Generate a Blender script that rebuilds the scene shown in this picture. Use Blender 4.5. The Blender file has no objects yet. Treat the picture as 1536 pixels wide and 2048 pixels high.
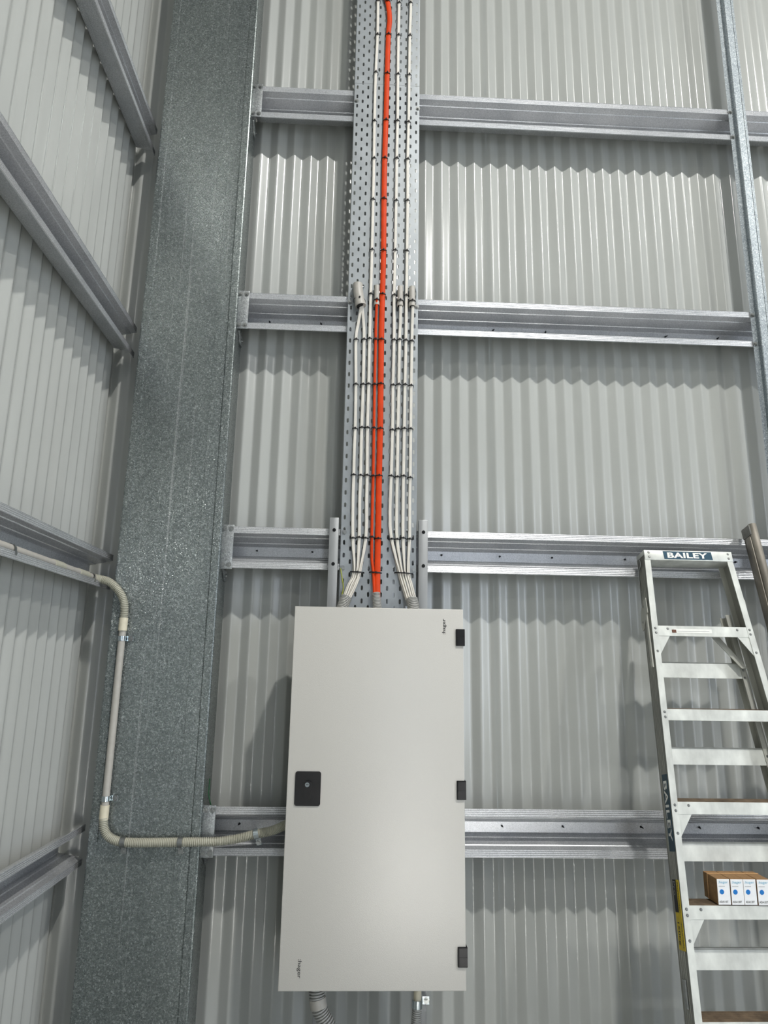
import bpy, bmesh, math, random
from mathutils import Vector, Matrix
random.seed(7)
SC = bpy.context.scene
COL = SC.collection

# ------------------------------------------------------------------ camera
SC.cycles.max_bounces = 6; SC.cycles.diffuse_bounces = 4; SC.cycles.glossy_bounces = 3; SC.cycles.caustics_reflective = False; SC.cycles.caustics_refractive = False
cam_d = bpy.data.cameras.new('camera'); cam = bpy.data.objects.new('camera', cam_d); COL.objects.link(cam)
cam_d.sensor_fit = 'VERTICAL'; cam_d.sensor_height = 36.0; cam_d.lens = 36.0 * 1390.0 / 2048.0
cam_d.clip_start = 0.05; cam_d.clip_end = 200
# world axes x (along the back wall), y (towards the wall), z (up) expressed in the camera (x right, y down, z forward)
_d = Vector((-64 / 1390., 312 / 1390., 1)).normalized()
_u = Vector((107 / 1390., -6224 / 1390., 1)); _u = (_u - _d * _u.dot(_d)).normalized()
_r = _d.cross(_u)
cx = Vector((_r.x, _d.x, _u.x)); cy = Vector((_r.y, _d.y, _u.y)); cz = Vector((_r.z, _d.z, _u.z))
M = Matrix.Identity(4)
for i in range(3):
    M[i][0] = cx[i]; M[i][1] = -cy[i]; M[i][2] = -cz[i]
M.translation = Vector((0, 0, 1.6))
cam.matrix_world = M
SC.camera = cam

# ------------------------------------------------------------------ light
SC.view_settings.view_transform = 'Standard'; SC.view_settings.look = 'None'
SC.view_settings.gamma = 1.0; SC.view_settings.use_curve_mapping = False
SC.view_settings.exposure = 0.0
W = bpy.data.worlds.new('sky'); SC.world = W; W.use_nodes = True
W.node_tree.nodes['Background'].inputs[0].default_value = (0.80, 0.88, 1.0, 1)
W.node_tree.nodes['Background'].inputs[1].default_value = 4.6

def disk_lamp(name, loc, size, power, color):
    l = bpy.data.lights.new(name, 'AREA'); l.shape = 'DISK'; l.size = size; l.energy = power; l.color = color
    o = bpy.data.objects.new(name, l); COL.objects.link(o); o.location = loc
    return o
LAMP = (1.0, 0.985, 0.945)
for lx, ly, p in ((1.7, -0.75, 260), (5.0, -0.75, 150), (1.7, -4.6, 60), (5.0, -4.6, 60)):
    disk_lamp('high_bay_lamp', (lx, ly, 7.0), 0.22, p, LAMP)
# low sun falls through the front door onto the floor
sl = bpy.data.lights.new('sun', 'SUN'); sl.energy = 42.0; sl.angle = math.radians(0.6); sl.color = (1.0, 0.985, 0.95)
so = bpy.data.objects.new('sun', sl); COL.objects.link(so)
so.rotation_euler = Vector((-0.30, 1.85, -1.0)).to_track_quat('-Z', 'Y').to_euler()
# daylight enters by the roller door opening in the front wall
pl = bpy.data.lights.new('door_portal', 'AREA'); pl.shape = 'RECTANGLE'; pl.size = 1.1; pl.size_y = 4.0
pl.cycles.is_portal = True
po = bpy.data.objects.new('door_portal', pl); COL.objects.link(po); po.location = (1.7, -6.02, 2.0); po.rotation_euler = (math.pi / 2, 0, 0)

pl2 = bpy.data.lights.new('side_door_portal', 'AREA'); pl2.shape = 'RECTANGLE'; pl2.size = 3.6; pl2.size_y = 4.0
pl2.cycles.is_portal = True
po2 = bpy.data.objects.new('side_door_portal', pl2); COL.objects.link(po2); po2.location = (6.28, -2.2, 2.0); po2.rotation_euler = (math.pi / 2, 0, math.pi / 2)

# ------------------------------------------------------------------ materials
def lin(c): return tuple(((v / 255.) / 12.92 if v / 255. <= 0.04045 else ((v / 255. + 0.055) / 1.055) ** 2.4) for v in c) + (1,)
def new_mat(name):
    m = bpy.data.materials.new(name); m.use_nodes = True
    nt = m.node_tree; b = nt.nodes['Principled BSDF']
    return m, nt, b
def node(nt, t, **kw):
    n = nt.nodes.new(t)
    for k, v in kw.items():
        if k in n.inputs: n.inputs[k].default_value = v
        else: setattr(n, k, v)
    return n
def ramp(nt, fac, stops):
    r = nt.nodes.new('ShaderNodeValToRGB'); e = r.color_ramp.elements
    while len(e) < len(stops): e.new(0.5)
    for q, (p, c) in zip(e, stops): q.position = p; q.color = c
    nt.links.new(fac, r.inputs[0]); return r.outputs[0]
def coords(nt, scale=(1, 1, 1)):
    t = nt.nodes.new('ShaderNodeTexCoord'); mp = nt.nodes.new('ShaderNodeMapping')
    mp.inputs['Scale'].default_value = scale
    nt.links.new(t.outputs['Object'], mp.inputs[0]); return mp.outputs[0]
def plain(name, rgb, rough=0.5, metal=0.0, var=0.06, nscale=60, bump=0.0, bscale=400, stretch=(1, 1, 1), spec=0.5):
    m, nt, b = new_mat(name)
    co = coords(nt, stretch)
    nz = node(nt, 'ShaderNodeTexNoise', Scale=nscale, Detail=4.0); nt.links.new(co, nz.inputs['Vector'])
    c = lin(rgb)
    lo = tuple(max(0, v * (1 - var * 2.2)) for v in c[:3]) + (1,); hi = tuple(min(1, v * (1 + var * 2.2)) for v in c[:3]) + (1,)
    nt.links.new(ramp(nt, nz.outputs['Fac'], [(0.25, lo), (0.75, hi)]), b.inputs['Base Color'])
    b.inputs['Roughness'].default_value = rough; b.inputs['Metallic'].default_value = metal
    b.inputs['Specular IOR Level'].default_value = spec
    if bump:
        n2 = node(nt, 'ShaderNodeTexNoise', Scale=bscale, Detail=3.0); nt.links.new(co, n2.inputs['Vector'])
        bp = node(nt, 'ShaderNodeBump', Strength=bump, Distance=0.002); nt.links.new(n2.outputs['Fac'], bp.inputs['Height'])
        nt.links.new(bp.outputs[0], b.inputs['Normal'])
    return m
def spangle(name, dark, mid, light, scale=170, rough=(0.32, 0.6), metal=0.85, bump=0.25, lines=0.0):
    """hot-dip galvanised steel: irregular zinc crystals, a few of them glinting"""
    m, nt, b = new_mat(name)
    co = coords(nt)
    dn = node(nt, 'ShaderNodeTexNoise', Scale=scale * 0.9, Detail=2.0); nt.links.new(co, dn.inputs['Vector'])
    mx = node(nt, 'ShaderNodeMix', data_type='VECTOR'); mx.inputs[0].default_value = 0.008
    nt.links.new(co, mx.inputs[4]); nt.links.new(dn.outputs['Color'], mx.inputs[5])
    v = node(nt, 'ShaderNodeTexVoronoi', Scale=scale); nt.links.new(mx.outputs[1], v.inputs['Vector'])
    v2 = node(nt, 'ShaderNodeTexVoronoi', Scale=scale * 2.3); nt.links.new(mx.outputs[1], v2.inputs['Vector'])
    s1 = nt.nodes.new('ShaderNodeSeparateColor'); nt.links.new(v.outputs['Color'], s1.inputs[0])
    s2 = nt.nodes.new('ShaderNodeSeparateColor'); nt.links.new(v2.outputs['Color'], s2.inputs[0])
    ad = node(nt, 'ShaderNodeMath', operation='MULTIPLY_ADD'); ad.inputs[1].default_value = 0.6
    nt.links.new(s1.outputs[0], ad.inputs[0])
    ml = node(nt, 'ShaderNodeMath', operation='MULTIPLY'); ml.inputs[1].default_value = 0.4
    nt.links.new(s2.outputs[0], ml.inputs[0]); nt.links.new(ml.outputs[0], ad.inputs[2])
    cl = ramp(nt, ad.outputs[0], [(0.08, lin(dark)), (0.32, lin(mid)), (0.62, lin(mid)), (0.9, lin(light))])
    big = node(nt, 'ShaderNodeTexNoise', Scale=3.0, Detail=4.0)
    cb = coords(nt, (2.0, 2.0, 0.5)); nt.links.new(cb, big.inputs['Vector'])
    mul = node(nt, 'ShaderNodeMix', data_type='RGBA', blend_type='MULTIPLY'); mul.inputs[0].default_value = 1.0
    nt.links.new(cl, mul.inputs[6])
    nt.links.new(ramp(nt, big.outputs['Fac'], [(0.3, (0.82, 0.83, 0.84, 1)), (0.7, (1, 1, 1, 1))]), mul.inputs[7])
    src = mul.outputs[2]
    if lines:      # fine drawn lines along the rolling direction
        cl2 = coords(nt, (1.0, 1.0, 0.004)); ln = node(nt, 'ShaderNodeTexNoise', Scale=130.0, Detail=2.0); nt.links.new(cl2, ln.inputs['Vector'])
        sc = node(nt, 'ShaderNodeMix', data_type='RGBA', blend_type='SCREEN'); sc.inputs[0].default_value = lines
        nt.links.new(src, sc.inputs[6]); nt.links.new(ramp(nt, ln.outputs['Fac'], [(0.66, (0, 0, 0, 1)), (0.72, (0.6, 0.6, 0.6, 1))]), sc.inputs[7]); src = sc.outputs[2]
    nt.links.new(src, b.inputs['Base Color'])
    mr = node(nt, 'ShaderNodeMapRange'); mr.inputs['To Min'].default_value = rough[0]; mr.inputs['To Max'].default_value = rough[1]
    nt.links.new(s2.outputs[1], mr.inputs['Value']); nt.links.new(mr.outputs[0], b.inputs['Roughness'])
    b.inputs['Metallic'].default_value = metal
    bp = node(nt, 'ShaderNodeBump', Strength=bump, Distance=0.0012)
    nt.links.new(s1.outputs[1], bp.inputs['Height']); nt.links.new(bp.outputs[0], b.inputs['Normal'])
    return m

MT = {}
MT['clad'] = plain('painted corrugated steel', (179, 181, 177), 0.21, 0.0, 0.02, 6, stretch=(3, 3, 0.4), spec=0.65)
MT['girt'] = spangle('bright galvanised girt steel', (186, 188, 190), (208, 209, 211), (234, 234, 235), 480, (0.24, 0.38), 0.55, 0.12)
MT['lip'] = MT['girt']
MT['column'] = spangle('spangled galvanised column steel', (100, 107, 106), (134, 141, 139), (196, 202, 200), 230, (0.18, 0.42), 0.75, 0.45, lines=0.35)
MT['plate'] = spangle('galvanised end plate', (120, 124, 124), (160, 163, 163), (205, 208, 208), 220, (0.35, 0.6), 0.75, 0.3)
MT['stud'] = spangle('galvanised mullion steel', (110, 118, 122), (158, 166, 170), (215, 220, 222), 260, (0.35, 0.6), 0.8, 0.3)
MT['tray'] = plain('galvanised tray sheet', (158, 163, 166), 0.42, 0.5, 0.05, 12, 0.05, 300)
MT['bolt'] = plain('zinc plated bolt', (150, 152, 150), 0.35, 0.9, 0.05)
MT['chrome'] = plain('bright zinc saddle', (205, 215, 218), 0.18, 1.0, 0.04)
MT['screw'] = plain('dark screw steel', (28, 30, 34), 0.5, 0.4, 0.1)
MT['strut'] = plain('aluminium strut', (158, 160, 161), 0.38, 0.6, 0.03, 30, stretch=(3, 3, 0.3))
MT['black'] = plain('black plastic', (5, 5, 6), 0.45, 0.0, 0.1, spec=0.25)
MT['tie'] = plain('black nylon', (8, 8, 9), 0.45, 0.0, 0.1)
MT['white'] = plain('white cable sheath', (226, 221, 211), 0.42, 0.0, 0.03, 20)
MT['orange'] = plain('orange cable sheath', (212, 62, 0), 0.55, 0.0, 0.05, 20, spec=0.3)
MT['conduit'] = plain('grey pvc conduit', (184, 180, 172), 0.45, 0.0, 0.03)
MT['flex'] = plain('corrugated grey conduit', (186, 184, 168), 0.45, 0.0, 0.03)
MT['flexdark'] = plain('corrugated conduit grey', (172, 172, 168), 0.45, 0.0, 0.03)
MT['coupling'] = plain('beige pvc coupling', (226, 218, 194), 0.45, 0.0, 0.03)
MT['enclosure'] = plain('textured light grey powder coat', (203, 200, 193), 0.34, 0.0, 0.012, 900, 0.16, 500, spec=0.9)
MT['alu'] = plain('weathered ladder aluminium', (212, 214, 208), 0.42, 0.15, 0.12, 18, 0.05, 200, stretch=(1, 1, 0.6))
MT['aludark'] = plain('oxidised ladder stile aluminium', (188, 188, 179), 0.42, 0.1, 0.10, 10, stretch=(2, 2, 0.3))
MT['tread'] = plain('dirty ribbed tread', (104, 88, 70), 0.7, 0.1, 0.25, 30, 0.2, 80)
MT['blue'] = plain('teal blue label', (4, 64, 86), 0.4, 0.0, 0.06)
MT['navy'] = plain('dark teal label', (24, 58, 72), 0.5, 0.0, 0.1)
MT['print'] = plain('white print', (238, 238, 232), 0.5, 0.0, 0.02)
MT['yellow'] = plain('yellow label', (214, 186, 26), 0.5, 0.0, 0.08)
MT['ink'] = plain('black print', (18, 18, 18), 0.5, 0.0, 0.05)
MT['brownink'] = plain('brown print', (96, 58, 40), 0.5)
MT['greyink'] = plain('grey print', (150, 150, 150), 0.5)
MT['card'] = plain('brown cardboard', (150, 116, 78), 0.8, 0.0, 0.08, 80)
MT['paper'] = plain('white carton', (244, 245, 246), 0.6, 0.0, 0.01)
MT['cyan'] = plain('light blue print', (96, 176, 206), 0.6)
MT['dot'] = plain('blue dot print', (20, 118, 196), 0.6)
MT['rubber'] = plain('beige rubber band', (214, 172, 122), 0.6)
MT['rail'] = plain('weathered dirty ladder rail', (136, 130, 120), 0.45, 0.3, 0.28, 14, 0.2, 60, stretch=(1, 1, 0.4))
MT['plug'] = plain('grey end plug', (112, 112, 108), 0.6, 0.0, 0.08)
MT['green'] = plain('green wire', (36, 92, 56), 0.5)
MT['earth'] = plain('green and yellow wire', (150, 156, 62), 0.5)
MT['concrete'] = plain('concrete floor', (134, 136, 134), 0.5, 0.0, 0.06, 3, 0.1, 40)
MT['roof'] = plain('roof sheeting', (120, 122, 124), 0.5, 0.0, 0.03, 2)

# ------------------------------------------------------------------ mesh builder
class MB:
    def __init__(s): s.v = []; s.f = []
    def add(s, vs, fs):
        o = len(s.v); s.v += [tuple(p) for p in vs]; s.f += [tuple(i + o for i in f) for f in fs]; return s
    def hexa(s, p):      # 8 corners: bottom ring 0-3, top ring 4-7
        return s.add(p, [(0, 3, 2, 1), (4, 5, 6, 7), (0, 1, 5, 4), (1, 2, 6, 5), (2, 3, 7, 6), (3, 0, 4, 7)])
    def box(s, a, b, bev=0.0, seg=2):
        if not bev:
            (x0, y0, z0), (x1, y1, z1) = a, b
            return s.hexa([(x0, y0, z0), (x1, y0, z0), (x1, y1, z0), (x0, y1, z0), (x0, y0, z1), (x1, y0, z1), (x1, y1, z1), (x0, y1, z1)])
        bm = bmesh.new(); bmesh.ops.create_cube(bm, size=1)
        for q in bm.verts: q.co = Vector(((a[i] + b[i]) / 2 + q.co[i] * (b[i] - a[i]) for i in range(3)))
        bmesh.ops.bevel(bm, geom=bm.edges[:], offset=bev, segments=seg, affect='EDGES', profile=0.5)
        bm.verts.index_update(); s.add([q.co[:] for q in bm.verts], [[q.index for q in f.verts] for f in bm.faces]); bm.free(); return s
    def prism(s, poly, axis, a, b):   # poly of 2D points extruded along axis (0 x, 1 y, 2 z); order of remaining axes kept
        n = len(poly)
        def mk(p, t):
            l = list(p); l.insert(axis, t); return tuple(l)
        vs = [mk(p, a) for p in poly] + [mk(p, b) for p in poly]
        return s.add(vs, [tuple(range(n - 1, -1, -1)), tuple(range(n, 2 * n))] + [(i, (i + 1) % n, n + (i + 1) % n, n + i) for i in range(n)])
    def strip(s, poly, axis, a, b, th=0.0, closed=False):  # open sheet profile extruded along an axis
        n = len(poly)
        def mk(p, t):
            l = list(p); l.insert(axis, t); return tuple(l)
        vs = [mk(p, a) for p in poly] + [mk(p, b) for p in poly]
        m = n if closed else n - 1
        return s.add(vs, [(i, (i + 1) % n, n + (i + 1) % n, n + i) for i in range(m)])
    def sweep(s, pts, prof, ref=(0, -1, 0), cap=True):
        n = len(pts); pts = [Vector(p) for p in pts]; k = len(prof(0)); vs = []
        ref = Vector(ref)
        for i, p in enumerate(pts):
            t = (pts[min(i + 1, n - 1)] - pts[max(i - 1, 0)]).normalized()
            nn = ref - t * ref.dot(t)
            if nn.length < 0.05: nn = Vector((0, 0, 1)) - t * t.z
            nn.normalize(); bb = t.cross(nn)
            ref = nn
            for a, c in prof(i): vs.append(tuple(p + bb * a + nn * c))
        fs = [(i * k + j, i * k + (j + 1) % k, (i + 1) * k + (j + 1) % k, (i + 1) * k + j) for i in range(n - 1) for j in range(k)]
        if cap: fs += [tuple(range(k - 1, -1, -1)), tuple(range((n - 1) * k, n * k))]
        return s.add(vs, fs)
    def tube(s, pts, r, n=14, ref=(0, -1, 0), cap=True):
        c = [(math.cos(2 * math.pi * j / n), math.sin(2 * math.pi * j / n)) for j in range(n)]
        rr = r if callable(r) else (lambda i: r)
        return s.sweep(pts, lambda i: [(rr(i) * a, rr(i) * b) for a, b in c], ref, cap)
    def cyl(s, a, b, r, n=14, r2=None):
        r2 = r if r2 is None else r2
        return s.tube([a, b], lambda i: r if i == 0 else r2, n, ref=(0.3, -0.2, 0.9))
    def text(s, body, w, h, org, u, v, ext=0.0004, bold=0.0, spacing=1.0):
        cu = bpy.data.curves.new('t', 'FONT'); cu.body = body; cu.offset = bold; cu.space_character = spacing; cu.resolution_u = 3
        o = bpy.data.objects.new('t', cu); COL.objects.link(o)
        dg = bpy.context.evaluated_depsgraph_get(); me = bpy.data.meshes.new_from_object(o.evaluated_get(dg))
        xs = [q.co.x for q in me.vertices]; ys = [q.co.y for q in me.vertices]
        x0, x1, y0, y1 = min(xs), max(xs), min(ys), max(ys)
        u = Vector(u); v = Vector(v); nn = u.cross(v); org = Vector(org)
        vs = [org + u * ((q.co.x - x0) / (x1 - x0) * w) + v * ((q.co.y - y0) / (y1 - y0) * h) + nn * ext for q in me.vertices]
        s.add([tuple(q) for q in vs], [tuple(f.vertices) for f in me.polygons])
        bpy.data.objects.remove(o); bpy.data.curves.remove(cu); bpy.data.meshes.remove(me); return s
    def mesh(s, name, mat, sharp=35, shift=None):
        vs = s.v if shift is None else [(a - shift[0], b - shift[1], c - shift[2]) for a, b, c in s.v]
        me = bpy.data.meshes.new(name); me.from_pydata(vs, [], s.f); me.update()
        bm = bmesh.new(); bm.from_mesh(me); bmesh.ops.recalc_face_normals(bm, faces=bm.faces[:]); bm.to_mesh(me); bm.free()
        me.polygons.foreach_set('use_smooth', [True] * len(me.polygons))
        me.set_sharp_from_angle(angle=math.radians(sharp))
        me.materials.append(MT[mat] if isinstance(mat, str) else mat); return me
    def build(s, name, mat, parent=None, label=None, sharp=35, local=False):
        """link as one mesh object; its origin sits at its base centre. With local=True coordinates are the parent's."""
        xs, ys, zs = zip(*s.v)
        base = Vector(((min(xs) + max(xs)) / 2, (min(ys) + max(ys)) / 2, min(zs)))
        o = bpy.data.objects.new(name, s.mesh(name, mat, sharp, base)); COL.objects.link(o)
        off = Vector((0, 0, 0))
        if parent is not None:
            o.parent = parent
            if not local: off = wloc(parent)
            else: off = parent.get('_lo', None); off = Vector(off) if off is not None else Vector((0, 0, 0))
        o.location = base - off
        if local and parent is not None: o['_lo'] = tuple(base)
        if label: o['label'] = label
        return o
def wloc(o):
    l = Vector(o.location)
    while o.parent is not None: o = o.parent; l += Vector(o.location)
    return l
def tag(o, label, cat, group=None):
    o['label'] = label; o['category'] = cat
    if group: o['group'] = group
    return o
def thing(name, loc, label, cat, group=None):
    o = bpy.data.objects.new(name, None); COL.objects.link(o); o.location = loc; o.empty_display_size = 0.05
    return tag(o, label, cat, group)
def inst(name, me, loc, parent=None, rot=None):
    o = bpy.data.objects.new(name, me); COL.objects.link(o)
    o.parent = parent; o.location = Vector(loc) - (wloc(parent) if parent is not None else Vector((0, 0, 0)))
    if rot: o.rotation_euler = rot
    return o
def smooth_path(p, step=0.01):
    p = [Vector(q) for q in p]; out = []
    for i in range(len(p) - 1):
        a = p[max(i - 1, 0)]; b = p[i]; c = p[i + 1]; d = p[min(i + 2, len(p) - 1)]
        n = max(1, int(round((c - b).length / step)))
        for k in range(n):
            t = k / n
            out.append(0.5 * ((2 * b) + (c - a) * t + (2 * a - 5 * b + 4 * c - d) * t * t + (3 * b - a - 3 * c + d) * t ** 3))
    out.append(p[-1]); return out
def resample(p, ds):
    p = [Vector(q) for q in p]; L = [0]
    for a, b in zip(p, p[1:]): L.append(L[-1] + (b - a).length)
    n = max(2, int(L[-1] / ds)); out = []; j = 0
    for i in range(n + 1):
        t = L[-1] * i / n
        while j < len(p) - 2 and L[j + 1] < t: j += 1
        out.append(p[j].lerp(p[j + 1], (t - L[j]) / max(1e-9, L[j + 1] - L[j])))
    return out

# ------------------------------------------------------------------ the shed
PITCH = 0.0762; RX0 = 0.2801
YC = 2.80                                    # mid plane of the back wall sheeting
XL = -1.05                                   # mid plane of the left wall sheeting
def structure(o): o['kind'] = 'structure'; return o
def corrug(mid, u0, u1, ridge, sign, axis_u, z0, z1, off=0.0):
    n = max(2, int((u1 - u0) / PITCH * 24)); mb = MB(); poly = []
    for i in range(n + 1):
        u = u0 + (u1 - u0) * i / n
        d = mid + off + sign * 0.0080 * math.asin(0.965 * math.cos(2 * math.pi * (u - ridge) / PITCH)) / math.asin(0.965)
        poly.append((u, d) if axis_u == 0 else (d, u))
    return mb.strip(poly, 2, z0, z1)
wb = structure(bpy.data.objects.new('wall_back', None)); COL.objects.link(wb); wb.location = (0.9, YC, 0)
wb['label'] = 'back wall of pale grey corrugated steel sheets'
edges = [-1.09, -0.193, 0.565, 1.332, 2.094, 2.856, 3.618]
for a, b in zip(edges, edges[1:]):
    corrug(YC, a, min(b + 0.028, 3.65), RX0, -1, 0, 0.0, 6.2, off=-0.0012 if a > -1 else 0).build('corrugated_sheet', 'clad', wb)
wl = structure(bpy.data.objects.new('wall_left', None)); COL.objects.link(wl); wl.location = (XL, 0, 0)
wl['label'] = 'left wall of pale grey corrugated steel sheets'
ey = [2.83] + [2.79 - 0.762 * i for i in range(1, 9)]
for b, a in zip(ey, ey[1:]):
    corrug(XL, a - 0.028, b, 2.758, 1, 1, 0.0, 6.2, off=0.0012).build('corrugated_sheet', 'clad', wl)
def slab(name, a, b, mat):
    return structure(MB().box(a, b).build(name, mat))
slab('floor', (-1.2, -9.6, -0.1), (9.2, 2.9, 0.0), 'concrete')
slab('ceiling', (-1.2, -6.1, 7.6), (6.45, 2.9, 7.7), 'roof')
structure(MB().box((6.35, -6.1, 0), (6.45, -4.0, 7.6)).box((6.35, -0.4, 0), (6.45, 2.9, 7.6)).box((6.35, -4.0, 4.0), (6.45, -0.4, 7.6)).build('wall_right', 'roof'))
structure(MB().box((-1.2, -6.2, 0), (1.15, -6.1, 7.6)).box((2.25, -6.2, 0), (6.45, -6.1, 7.6)).box((1.15, -6.2, 4.0), (2.25, -6.1, 7.6)).build('wall_front', 'roof'))
# upper and far parts of the sheeted walls, out of the picture
structure(MB().box((-1.1, 2.80, 6.2), (6.4, 2.83, 7.6)).box((3.64, 2.80, 0.0), (6.4, 2.83, 6.2)).build('wall_back_far', 'clad'))
structure(MB().box((-1.08, -6.1, 0.0), (-1.05, -3.35, 7.6)).box((-1.08, -3.35, 6.2), (-1.05, 2.8, 7.6)).build('wall_left_far', 'clad'))

# ------------------------------------------------------------------ girts (top-hat sections, feet towards the room)
def hat_profile(d0, d1, half, inner, crown):
    """(depth, height) from the upper foot to the lower foot; feet carry three rolled ribs, webs two small steps"""
    up = []
    n = 4; hgt = half - inner
    up.append((d0 + 0.004, half))
    for i in range(n * 8 + 1):
        up.append((d0 + 0.0011 * (1 + math.cos(math.pi * i / 4)) * 0.5 * (1 if 0 < i < n * 8 else 0), half - 0.0004 - (hgt - 0.0004) * i / (n * 8)))
    D = d1 - d0
    def web(t): return (d0 + D * t, inner + (crown - inner) * t)
    for t in (0.27, 0.73):
        a = web(t); up += [(a[0] - 0.0015, a[1] + 0.0016), (a[0] + 0.0006, a[1] - 0.0016)]
    up.append((d1 - 0.003, crown + 0.0012)); up.append((d1, crown - 0.0015))
    return up + [(d, -h) for d, h in reversed(up)]
def bolt_mesh(r=0.0065, h=0.005):
    mb = MB(); mb.cyl((0, 0, 0), (0, -0.0015, 0), r * 1.5, 14); mb.cyl((0, -0.0015, 0), (0, -h, 0), r, 6)
    mb.cyl((0, -h, 0), (0, -h - 0.0025, 0), r * 0.55, 8); return mb.mesh('bolt', 'bolt')
BOLT = bolt_mesh()
def tip_mesh():
    mb = MB(); mb.cyl((0, 0.004, 0), (0, -0.010, -0.001), 0.0026, 8); mb.cyl((0, -0.010, -0.001), (0, -0.018, -0.002), 0.0022, 8, 0.0004)
    mb.cyl((0, 0.001, 0), (0, -0.0008, 0), 0.0042, 8); return mb.mesh('screw_tip', 'screw')
TIP = tip_mesh()
YL = 2.68
screws = {
 3.055: [-0.396, -0.173, 0.5805, 0.8136, 1.352, 1.588, 2.1],
 2.050: [-0.394, -0.172, 0.351, 0.5905, 0.8065, 1.110, 1.338, 1.573, 2.1],
 1.027: [-0.401, 0.578, 0.809, 1.109, 1.335, 1.564, 2.1],
 4.091: [0.35, 0.58, 0.81, 1.34]}
gl = {4.091: 'topmost steel girt on the back wall, behind the upper cable tray',
      3.055: 'second steel girt from the top on the back wall, level with the grey conduit ends',
      2.050: 'back wall steel girt just above the enclosure, behind the two strut tops',
      1.027: 'lowest steel girt on the back wall, crossing behind the enclosure'}
for z, lab in gl.items():
    t = thing('steel_girt', (1.0, 2.73, z - 0.082), lab, 'girt', 'girts across the back wall')
    mb = MB(); mb.strip([(d, z + h) for d, h in hat_profile(YL, 2.785, 0.082, 0.055, 0.020)], 0, -0.505, 3.6)
    mb.build('hat_section', 'girt', t, sharp=20)
    p = MB().box((-0.519, 2.6745, z - 0.0865), (-0.472, 2.6795, z + 0.0865), 0.001).build('end_plate', 'plate', t)
    for bx in (-0.508, -0.483):
        for bz in (-0.071, 0.071): inst('bolt', BOLT, (bx, 2.6745, z + bz), p)
    c = MB().prism([(2.70, z - 0.084), (2.775, z - 0.084), (2.775, z - 0.125), (2.745, z - 0.125)], 0, -0.5125, -0.507).build('cleat', 'plate', t)
    inst('bolt', BOLT, (-0.507, 2.755, z - 0.105), c, (0, 0, math.pi / 2))
    for sx in screws[z]: inst('screw_tip', TIP, (sx, 2.7835, z + 0.004), t, (0, random.uniform(-0.4, 0.4), random.uniform(-0.3, 0.3)))
ll = {3.910: 'topmost steel girt on the left wall, running to the column',
      2.926: 'second steel girt from the top on the left wall',
      1.949: 'left wall steel girt with a conduit lying in its trough',
      0.963: 'lowest steel girt on the left wall, below eye level'}
for z, lab in ll.items():
    t = thing('steel_girt', (-1.0, 0.0, z - 0.07), lab, 'girt', 'girts along the left wall')
    mb = MB(); mb.strip([(-(0.95 + d), z + h) for d, h in hat_profile(0.0, 0.0885, 0.069, 0.046, 0.027)], 1, -3.2, 2.755)
    mb.build('hat_section', 'girt', t, sharp=20)

# ------------------------------------------------------------------ column
t = thing('steel_column', (-0.707, 2.72, 0), 'wide galvanised spangled steel column in the corner, up the full height', 'column')
X0, X1, YF = -0.902, -0.514, 2.65
prof = [(X0 + 0.03, 2.788), (X0, 2.788), (X0, YF + 0.006), (X0 + 0.002, YF + 0.002), (X0 + 0.006, YF), (X0 + 0.032, YF), (X0 + 0.0345, YF + 0.004),
        (-0.60, YF + 0.004), (-0.598, YF + 0.0032), (-0.5535, YF + 0.0036), (-0.5505, YF + 0.004), (X1 - 0.032, YF), (X1 - 0.006, YF), (X1 - 0.002, YF + 0.002), (X1, YF + 0.006), (X1, 2.788), (X1 - 0.03, 2.788)]
MB().strip(prof, 2, 0.0, 6.2).build('channel_section', 'column', t, sharp=18)
MB().box((X0 - 0.02, 2.60, 0.0), (X1 + 0.02, 2.785, 0.012), 0.002).build('base_plate', 'plate', t)

# ------------------------------------------------------------------ mullion on the right
t = thing('steel_mullion', (1.72, 2.66, 0), 'narrow galvanised vertical steel mullion at the right of the back wall', 'mullion')
yb, yf = 2.677, 2.650
prof = [(1.683, yb), (1.700, yb), (1.703, yb - 0.003), (1.703, yf + 0.003), (1.706, yf), (1.7095, yf), (1.711, yf + 0.002), (1.737, yf + 0.002), (1.7385, yf), (1.744, yf), (1.747, yf + 0.003), (1.747, yb - 0.003), (1.750, yb), (1.767, yb)]
MB().strip(prof, 2, 0.0, 6.2).build('hat_section', 'stud', t, sharp=20)
for z in (4.02, 4.155, 2.985, 3.12, 1.98, 0.955): inst('bolt', BOLT, (1.692, yb, z), t)

# ------------------------------------------------------------------ struts, tray
for xa, lab in ((-0.1015, 'left vertical aluminium strut behind the enclosure'), (0.2445, 'right vertical aluminium strut behind the enclosure')):
    t = thing('mounting_strut', (xa + 0.0175, 2.66, 0.0), lab, 'strut', 'struts carrying the enclosure')
    MB().box((xa, 2.640, 0.0), (xa + 0.036, 2.679, 2.168), 0.002).build('tube', 'strut', t)
    hole = MB().cyl((0, 0.002, 0), (0, -0.0015, 0), 0.0068, 14).mesh('bolt_hole', 'black')
    for z in (2.119, 1.987, 1.09, 0.96): inst('bolt_hole', hole, (xa + 0.019, 2.640, z), t)

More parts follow.
